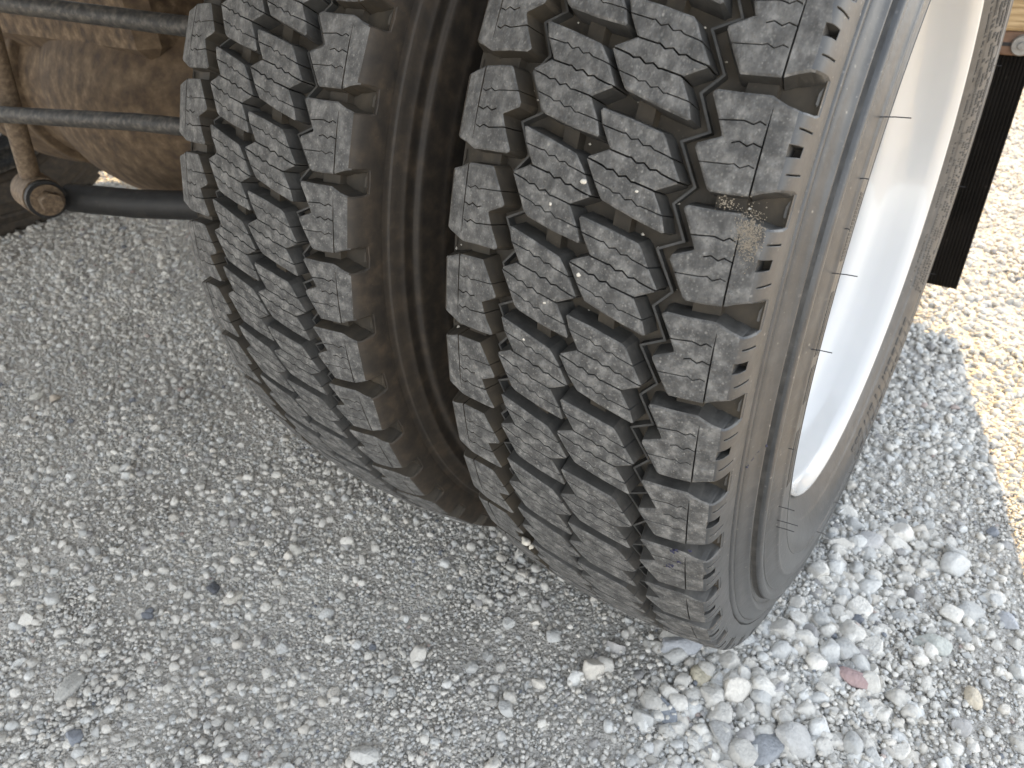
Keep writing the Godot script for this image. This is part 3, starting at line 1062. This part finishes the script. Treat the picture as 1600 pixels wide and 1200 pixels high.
# a box with chamfered edges
func bevel_box(size: Vector3, c: float) -> ArrayMesh:
	var b := Buf.new()
	var h := size * 0.5
	var k := h - Vector3.ONE * c
	for ax in 3:
		var a1 := (ax + 1) % 3
		var a2 := (ax + 2) % 3
		for s in [-1.0, 1.0]:
			var q := []
			for e in [[-1, -1], [1, -1], [1, 1], [-1, 1]]:
				var p := Vector3.ZERO
				p[ax] = s * h[ax]
				p[a1] = e[0] * k[a1]
				p[a2] = e[1] * k[a2]
				q.append(p)
			var out := Vector3.ZERO
			out[ax] = s
			b.quad(q[0], q[1], q[2], q[3], out)
			for s2 in [-1.0, 1.0]:       # edge between faces ax and a1
				var e4 := []
				for z in [-1.0, 1.0]:
					var p1 := Vector3.ZERO
					p1[ax] = s * h[ax]
					p1[a1] = s2 * k[a1]
					p1[a2] = z * k[a2]
					var p2 := Vector3.ZERO
					p2[ax] = s * k[ax]
					p2[a1] = s2 * h[a1]
					p2[a2] = z * k[a2]
					e4.append([p1, p2])
				b.quad(e4[0][0], e4[1][0], e4[1][1], e4[0][1], e4[0][0] + e4[1][1])
	for sx in [-1.0, 1.0]:
		for sy in [-1.0, 1.0]:
			for sz in [-1.0, 1.0]:
				var sv := Vector3(sx, sy, sz)
				b.flat(Vector3(h.x, k.y, k.z) * sv, Vector3(k.x, h.y, k.z) * sv, Vector3(k.x, k.y, h.z) * sv, sv)
	var m := ArrayMesh.new()
	b.into(m, null)
	return m

func box(called: String, lo: Vector3, hi: Vector3, m: Material, parent: Node3D, c := 0.003) -> MeshInstance3D:
	return part(called, bevel_box(hi - lo, c), m, parent, (lo + hi) * 0.5)

# ---------------------------------------------------------------- truck
func truck_body() -> void:
	# the box body above the wheels: out of the picture, but it shades the place
	var t := truck_part("truck_body", "high truck box body standing over the wheels", Vector3(-1.09, 0, 0))
	box("deck", Vector3(-1.12, 1.12, -0.80), Vector3(1.12, 1.22, 1.7), M.body, t, 0.01)
	for x in [-0.52, 0.38]:
		box("chassis_rail", Vector3(x, 0.86, -0.71), Vector3(x + 0.14, 1.115, 4.2), M.black, t, 0.01)
	box("box_wall", Vector3(-1.12, 1.224, -0.80), Vector3(1.12, 3.0, 1.7), M.body, t, 0.02)
	box("rear_bumper", Vector3(-1.10, 0.27, -0.76), Vector3(0.44, 1.115, -0.715), M.black, t, 0.01)

func underside() -> void:
	var ax := truck_part("rear_axle", "mud brown rear axle housing with round differential", Vector3(-1.06, 0.405, 0))
	# lathe about x: differential bowl that tapers into tubes
	part("differential_housing", lathe(pvm([-360, 150, -300, 148, -270, 136, -225, 128, -180, 127, -140, 143, -100, 155, -50, 161, 0, 162, 50, 160, 100, 152, 150, 136, 200, 112, 250, 90, 300, 80, 340, 76]), 64), M.mud, ax)
	part("axle_tube", lathe(pvm([330, 70, 420, 66, 560, 66, 600, 74, 620, 92, 700, 92]), 40), M.mud, ax)
	part("axle_tube", lathe(pvm([-760, 130, -700, 130, -660, 110, -560, 112, -480, 138, -362, 150]), 40), M.mud, ax)
	part("housing_flange", lathe(pvm([-262, 120, -260, 141, -255, 144, -244, 144, -239, 141, -237, 120]), 64), M.mud, ax)
	box("torque_plate", Vector3(-0.50, 0.075, -0.12), Vector3(0.16, 0.24, 0.128), M.mud, ax, 0.022)
	var sp := truck_part("spring_bracket", "brown slanted spring bracket beside the inner tyre", Vector3(-0.74, 0.36, 0.02))
	var plate := box("bracket_plate", Vector3(-0.012, -0.04, -0.06), Vector3(0.012, 0.42, 0.08), M.mud, sp, 0.004)
	plate.rotation = Vector3(0.0, 0.15, 0.22)

	# two tubes across, upper and lower
	var up := truck_part("suspension_rod", "upper black rod, dusty towards the tyre, before the brown axle", Vector3.ZERO)
	part("rod", tube([Vector3(-1.30, 0.591, 0.36), Vector3(-0.863, 0.583, 0.30), Vector3(-0.69, 0.563, 0.235), Vector3(-0.50, 0.552, 0.20)], 0.0098, 20), M.dusty, up)
	var lo := truck_part("suspension_rod", "lower black rod, dusty towards the tyre, before the bolted link", Vector3.ZERO)
	part("rod", tube([Vector3(-1.30, 0.447, 0.36), Vector3(-0.971, 0.455, 0.30), Vector3(-0.76, 0.458, 0.245), Vector3(-0.50, 0.460, 0.20)], 0.0097, 20), M.dusty, lo)
	# link with its eye and bolt
	var ln := truck_part("sway_bar_link", "rusty upright link ending in an eye with a hex bolt", Vector3(-1.028, 0.334, 0.27))
	part("link_rod", tube([Vector3(0.080, 0.42, -0.01), Vector3(0.030, 0.19, -0.005), Vector3(-0.006, 0.026, 0.0)], 0.0128, 18), M.rust, ln)
	var axis := Vector3(0.97, -0.02, 0.16).normalized()
	var eye := part("link_eye", tube([-axis * 0.030, -axis * 0.027, axis * 0.018, axis * 0.020], 0.027, 28), M.rust, ln)
	part("bushing", tube([axis * 0.0205, axis * 0.030], 0.0255, 24), M.black, eye)
	part("washer", tube([axis * 0.0305, axis * 0.0335], 0.021, 24), M.rust, eye)
	part("hex_bolt", tube([axis * 0.034, axis * 0.052], 0.0142, 6), M.rust, eye)
	var arm := truck_part("sway_bar_arm", "black steel arm running from the link eye behind the inner tyre", Vector3(-1.01, 0.331, 0.245))
	part("arm", tube([Vector3(0.0, -0.008, -0.005), Vector3(0.10, -0.012, -0.045), Vector3(0.22, -0.012, -0.10), Vector3(0.50, -0.008, -0.15)], 0.0195, 16), M.black, arm)

func mud_flap() -> void:
	var z := -0.665
	var f := truck_part("mud_flap", "black ribbed rubber mud flap hanging behind the outer wheel", Vector3(-0.27, 0, z))
	# corrugated sheet, ribs about 5 mm apart
	var b := Buf.new()
	var n := 122
	var x0 := -0.305
	var w := 0.3045 * 2.0
	var st := w / n
	var y0 := 0.0525
	var y1 := 0.4265
	for i in n:
		var xa := x0 + i * st
		var q := [[0.0, 0.0], [0.30, 0.0], [0.42, 0.0014], [0.86, 0.0014], [1.0, 0.0]]
		for k in q.size() - 1:
			var a0 := Vector2(xa + q[k][0] * st, q[k][1])
			var a1 := Vector2(xa + q[k + 1][0] * st, q[k + 1][1])
			var e := a1 - a0
			b.quad(Vector3(a0.x, y0, a0.y), Vector3(a1.x, y0, a1.y), Vector3(a1.x, y1, a1.y), Vector3(a0.x, y1, a0.y), Vector3(-e.y, 0, e.x))
	var back := -0.008
	b.quad(Vector3(x0, y0, back), Vector3(x0 + w, y0, back), Vector3(x0 + w, y1, back), Vector3(x0, y1, back), Vector3(0, 0, -1))
	b.quad(Vector3(x0, y0, back), Vector3(x0 + w, y0, back), Vector3(x0 + w, y0, 0), Vector3(x0, y0, 0), Vector3(0, -1, 0))
	for s in [x0, x0 + w]:
		b.quad(Vector3(s, y0, back), Vector3(s, y1, back), Vector3(s, y1, 0), Vector3(s, y0, 0), Vector3(s, 0, 0))
	var m := ArrayMesh.new()
	b.into(m, M.flap)
	part("rubber_sheet", m, null, f)
	var br := truck_part("flap_bracket", "brown steel bar with round bolt clamping the mud flap", Vector3(-0.27, 0.427, z))
	box("steel_bar", Vector3(-0.31, 0.0, -0.012), Vector3(0.33, 0.031, 0.010), M.brown, br, 0.002)
	for x in [0.286, 0.02, -0.24]:
		var wa := part("bolt", cyl(0.0125, 0.0145, 0.006, 28), M.steel, br, Vector3(x, 0.0145, 0.0135))
		wa.rotation.x = PI / 2
		part("bolt_slot", cyl(0.005, 0.006, 0.003, 6), M.steel, wa, Vector3(0, 0.0042, 0))
		box("slot_hole", Vector3(x - 0.028, 0.012, 0.0095), Vector3(x - 0.004, 0.017, 0.0108), M.dark, br, 0.0004)
	var wd := truck_part("wooden_board", "pale wooden board fixed above the mud flap bracket", Vector3(-0.27, 0.459, z))
	box("board", Vector3(-0.62, 0.0, -0.045), Vector3(0.36, 0.14, 0.012), M.wood, wd, 0.004)
	var hg := truck_part("hanger_plate", "black hanger plate joining the wooden board to the deck", Vector3(-0.27, 0.602, z))
	box("plate", Vector3(-0.62, 0.0, -0.05), Vector3(0.3045, 0.515, -0.02), M.black, hg, 0.004)

func far_drum() -> void:
	var d := thing("plastic_drum", "pale blue-white plastic drum lying on sunlit gravel beyond the mud flap", "drum", Vector3(0.34, 0.115, -2.2))
	part("shell", lathe(pv([-335, 1, -334, 60, -330, 86, -318, 104, -300, 112, -270, 115, -120, 115, -112, 118, -104, 118, -96, 115, 96, 115, 104, 118, 112, 118, 120, 115, 270, 115, 300, 112, 318, 104, 330, 86, 334, 60, 335, 1]), 48), M.paint, d)
	part("bung", cyl(0.02, 0.022, 0.02, 20), M.dark, d, Vector3(-0.338, 0.05, 0)).rotation.z = PI / 2

# bits caught in the tread of the outer tyre: [axial mm, degrees, size mm]
func tread_dirt() -> void:
	var tyre: Node3D = truck.get_node("tyre")
	var r := RandomNumberGenerator.new()
	r.seed = 9
	var bits := [[-2.2, 20.6, 3.4], [-19.5, 18.6, 2.2], [4.2, 14.0, 2.6], [-15.2, 11.1, 1.8], [-27.2, 7.5, 1.9], [27.4, 20.6, 1.6], [-50.8, -21.5, 8.0], [-47.5, -22.3, 5.0]]
	var sm: StandardMaterial3D = M.stone.duplicate()
	sm.vertex_color_use_as_albedo = false
	sm.albedo_color = lin(.66, .62, .54)
	var k := 0
	for q in bits:
		var o := part("grit_stone", stone_mesh(1, 60 + k, 0.3, 2), sm, tyre, on_crown(q[0], q[1], 0.0))
		o.basis = Basis.from_euler(Vector3(k, k * 2.0, 0)) * Basis.from_scale(Vector3(1.2, 0.8, 0.9) * (q[2] * 0.5 * MM))
		k += 1
	var grit := Buf.new()
	for i in 420:
		var u := r.randf_range(-94, 94)
		var p := on_crown(u, r.randf_range(-45, 75), -groove_depth(u) + 1.2)
		blob(grit, p, r.randf_range(0.5, 1.5) * MM, r)
	var gm := ArrayMesh.new()
	grit.into(gm, sm)
	part("grit", gm, null, tyre).set_meta("kind", "stuff")
	var mud := Buf.new()
	for i in 900:                    # dried mud splashed on one shoulder block
		var u := 84.5 + r.randfn() * 3.4
		var a := 19.2 + r.randfn() * 0.75 - (u - 84.5) * 0.06
		if u > 91.5 or u < 74: continue
		blob(mud, on_crown(u, a, -0.1), r.randf_range(0.15, 0.45) * MM, r)
	for i in 60: blob(mud, on_crown(70.5 + r.randfn() * 2.0, 20.9 + r.randfn() * 0.2, 0.0), r.randf_range(0.25, 0.5) * MM, r)
	var m := ArrayMesh.new()
	mud.into(m, mat("dried mud", lin(.26, .225, .175), 0.95))
	part("dried_mud", m, null, tyre).set_meta("kind", "stuff")
	var ink := Buf.new()
	for q in [[72.8, -9.9], [74.5, -9.6], [69.9, -12.5], [71.5, -12.2], [83.5, -9.1], [76.5, -11.2]]:
		for i in 7: blob(ink, on_crown(q[0] + r.randfn() * 0.9, q[1] + r.randfn() * 0.10, 0.0), r.randf_range(0.4, 0.9) * MM, r)
	for i in 26:
		var t := r.randf()
		var rr := lerpf(367.0, 353.0, t)
		var an := deg_to_rad(lerpf(-1.9, 0.3, t))
		blob(ink, Vector3(side_x(rr) + 0.1, rr * sin(an), rr * cos(an)) * MM, r.randf_range(0.3, 0.8) * MM * (1.0 if t < 0.3 or t > 0.85 else 0.5), r)
	var m2 := ArrayMesh.new()
	ink.into(m2, mat("dark blue paint", lin(.012, .011, .045), 0.5))
	part("paint_mark", m2, null, tyre).set_meta("kind", "stuff")

func on_crown(u: float, deg: float, h: float) -> Vector3:
	var rr := 405.0 - 0.00093 * u * u + h
	return Vector3(u, rr * sin(deg_to_rad(deg)), rr * cos(deg_to_rad(deg))) * MM

func blob(b: Buf, at: Vector3, s: float, r: RandomNumberGenerator) -> void:
	var p := [Vector3(s, 0, 0), Vector3(-s, 0, 0), Vector3(0, s, 0), Vector3(0, -s, 0), Vector3(0, 0, s), Vector3(0, 0, -s)]
	for i in 6: p[i] = at + p[i] * r.randf_range(0.5, 1.3)
	for f in [[0, 2, 4], [2, 1, 4], [1, 3, 4], [3, 0, 4], [2, 0, 5], [1, 2, 5], [3, 1, 5], [0, 3, 5]]:
		b.flat(p[f[0]], p[f[1]], p[f[2]], p[f[0]] + p[f[1]] + p[f[2]] - at * 3.0)
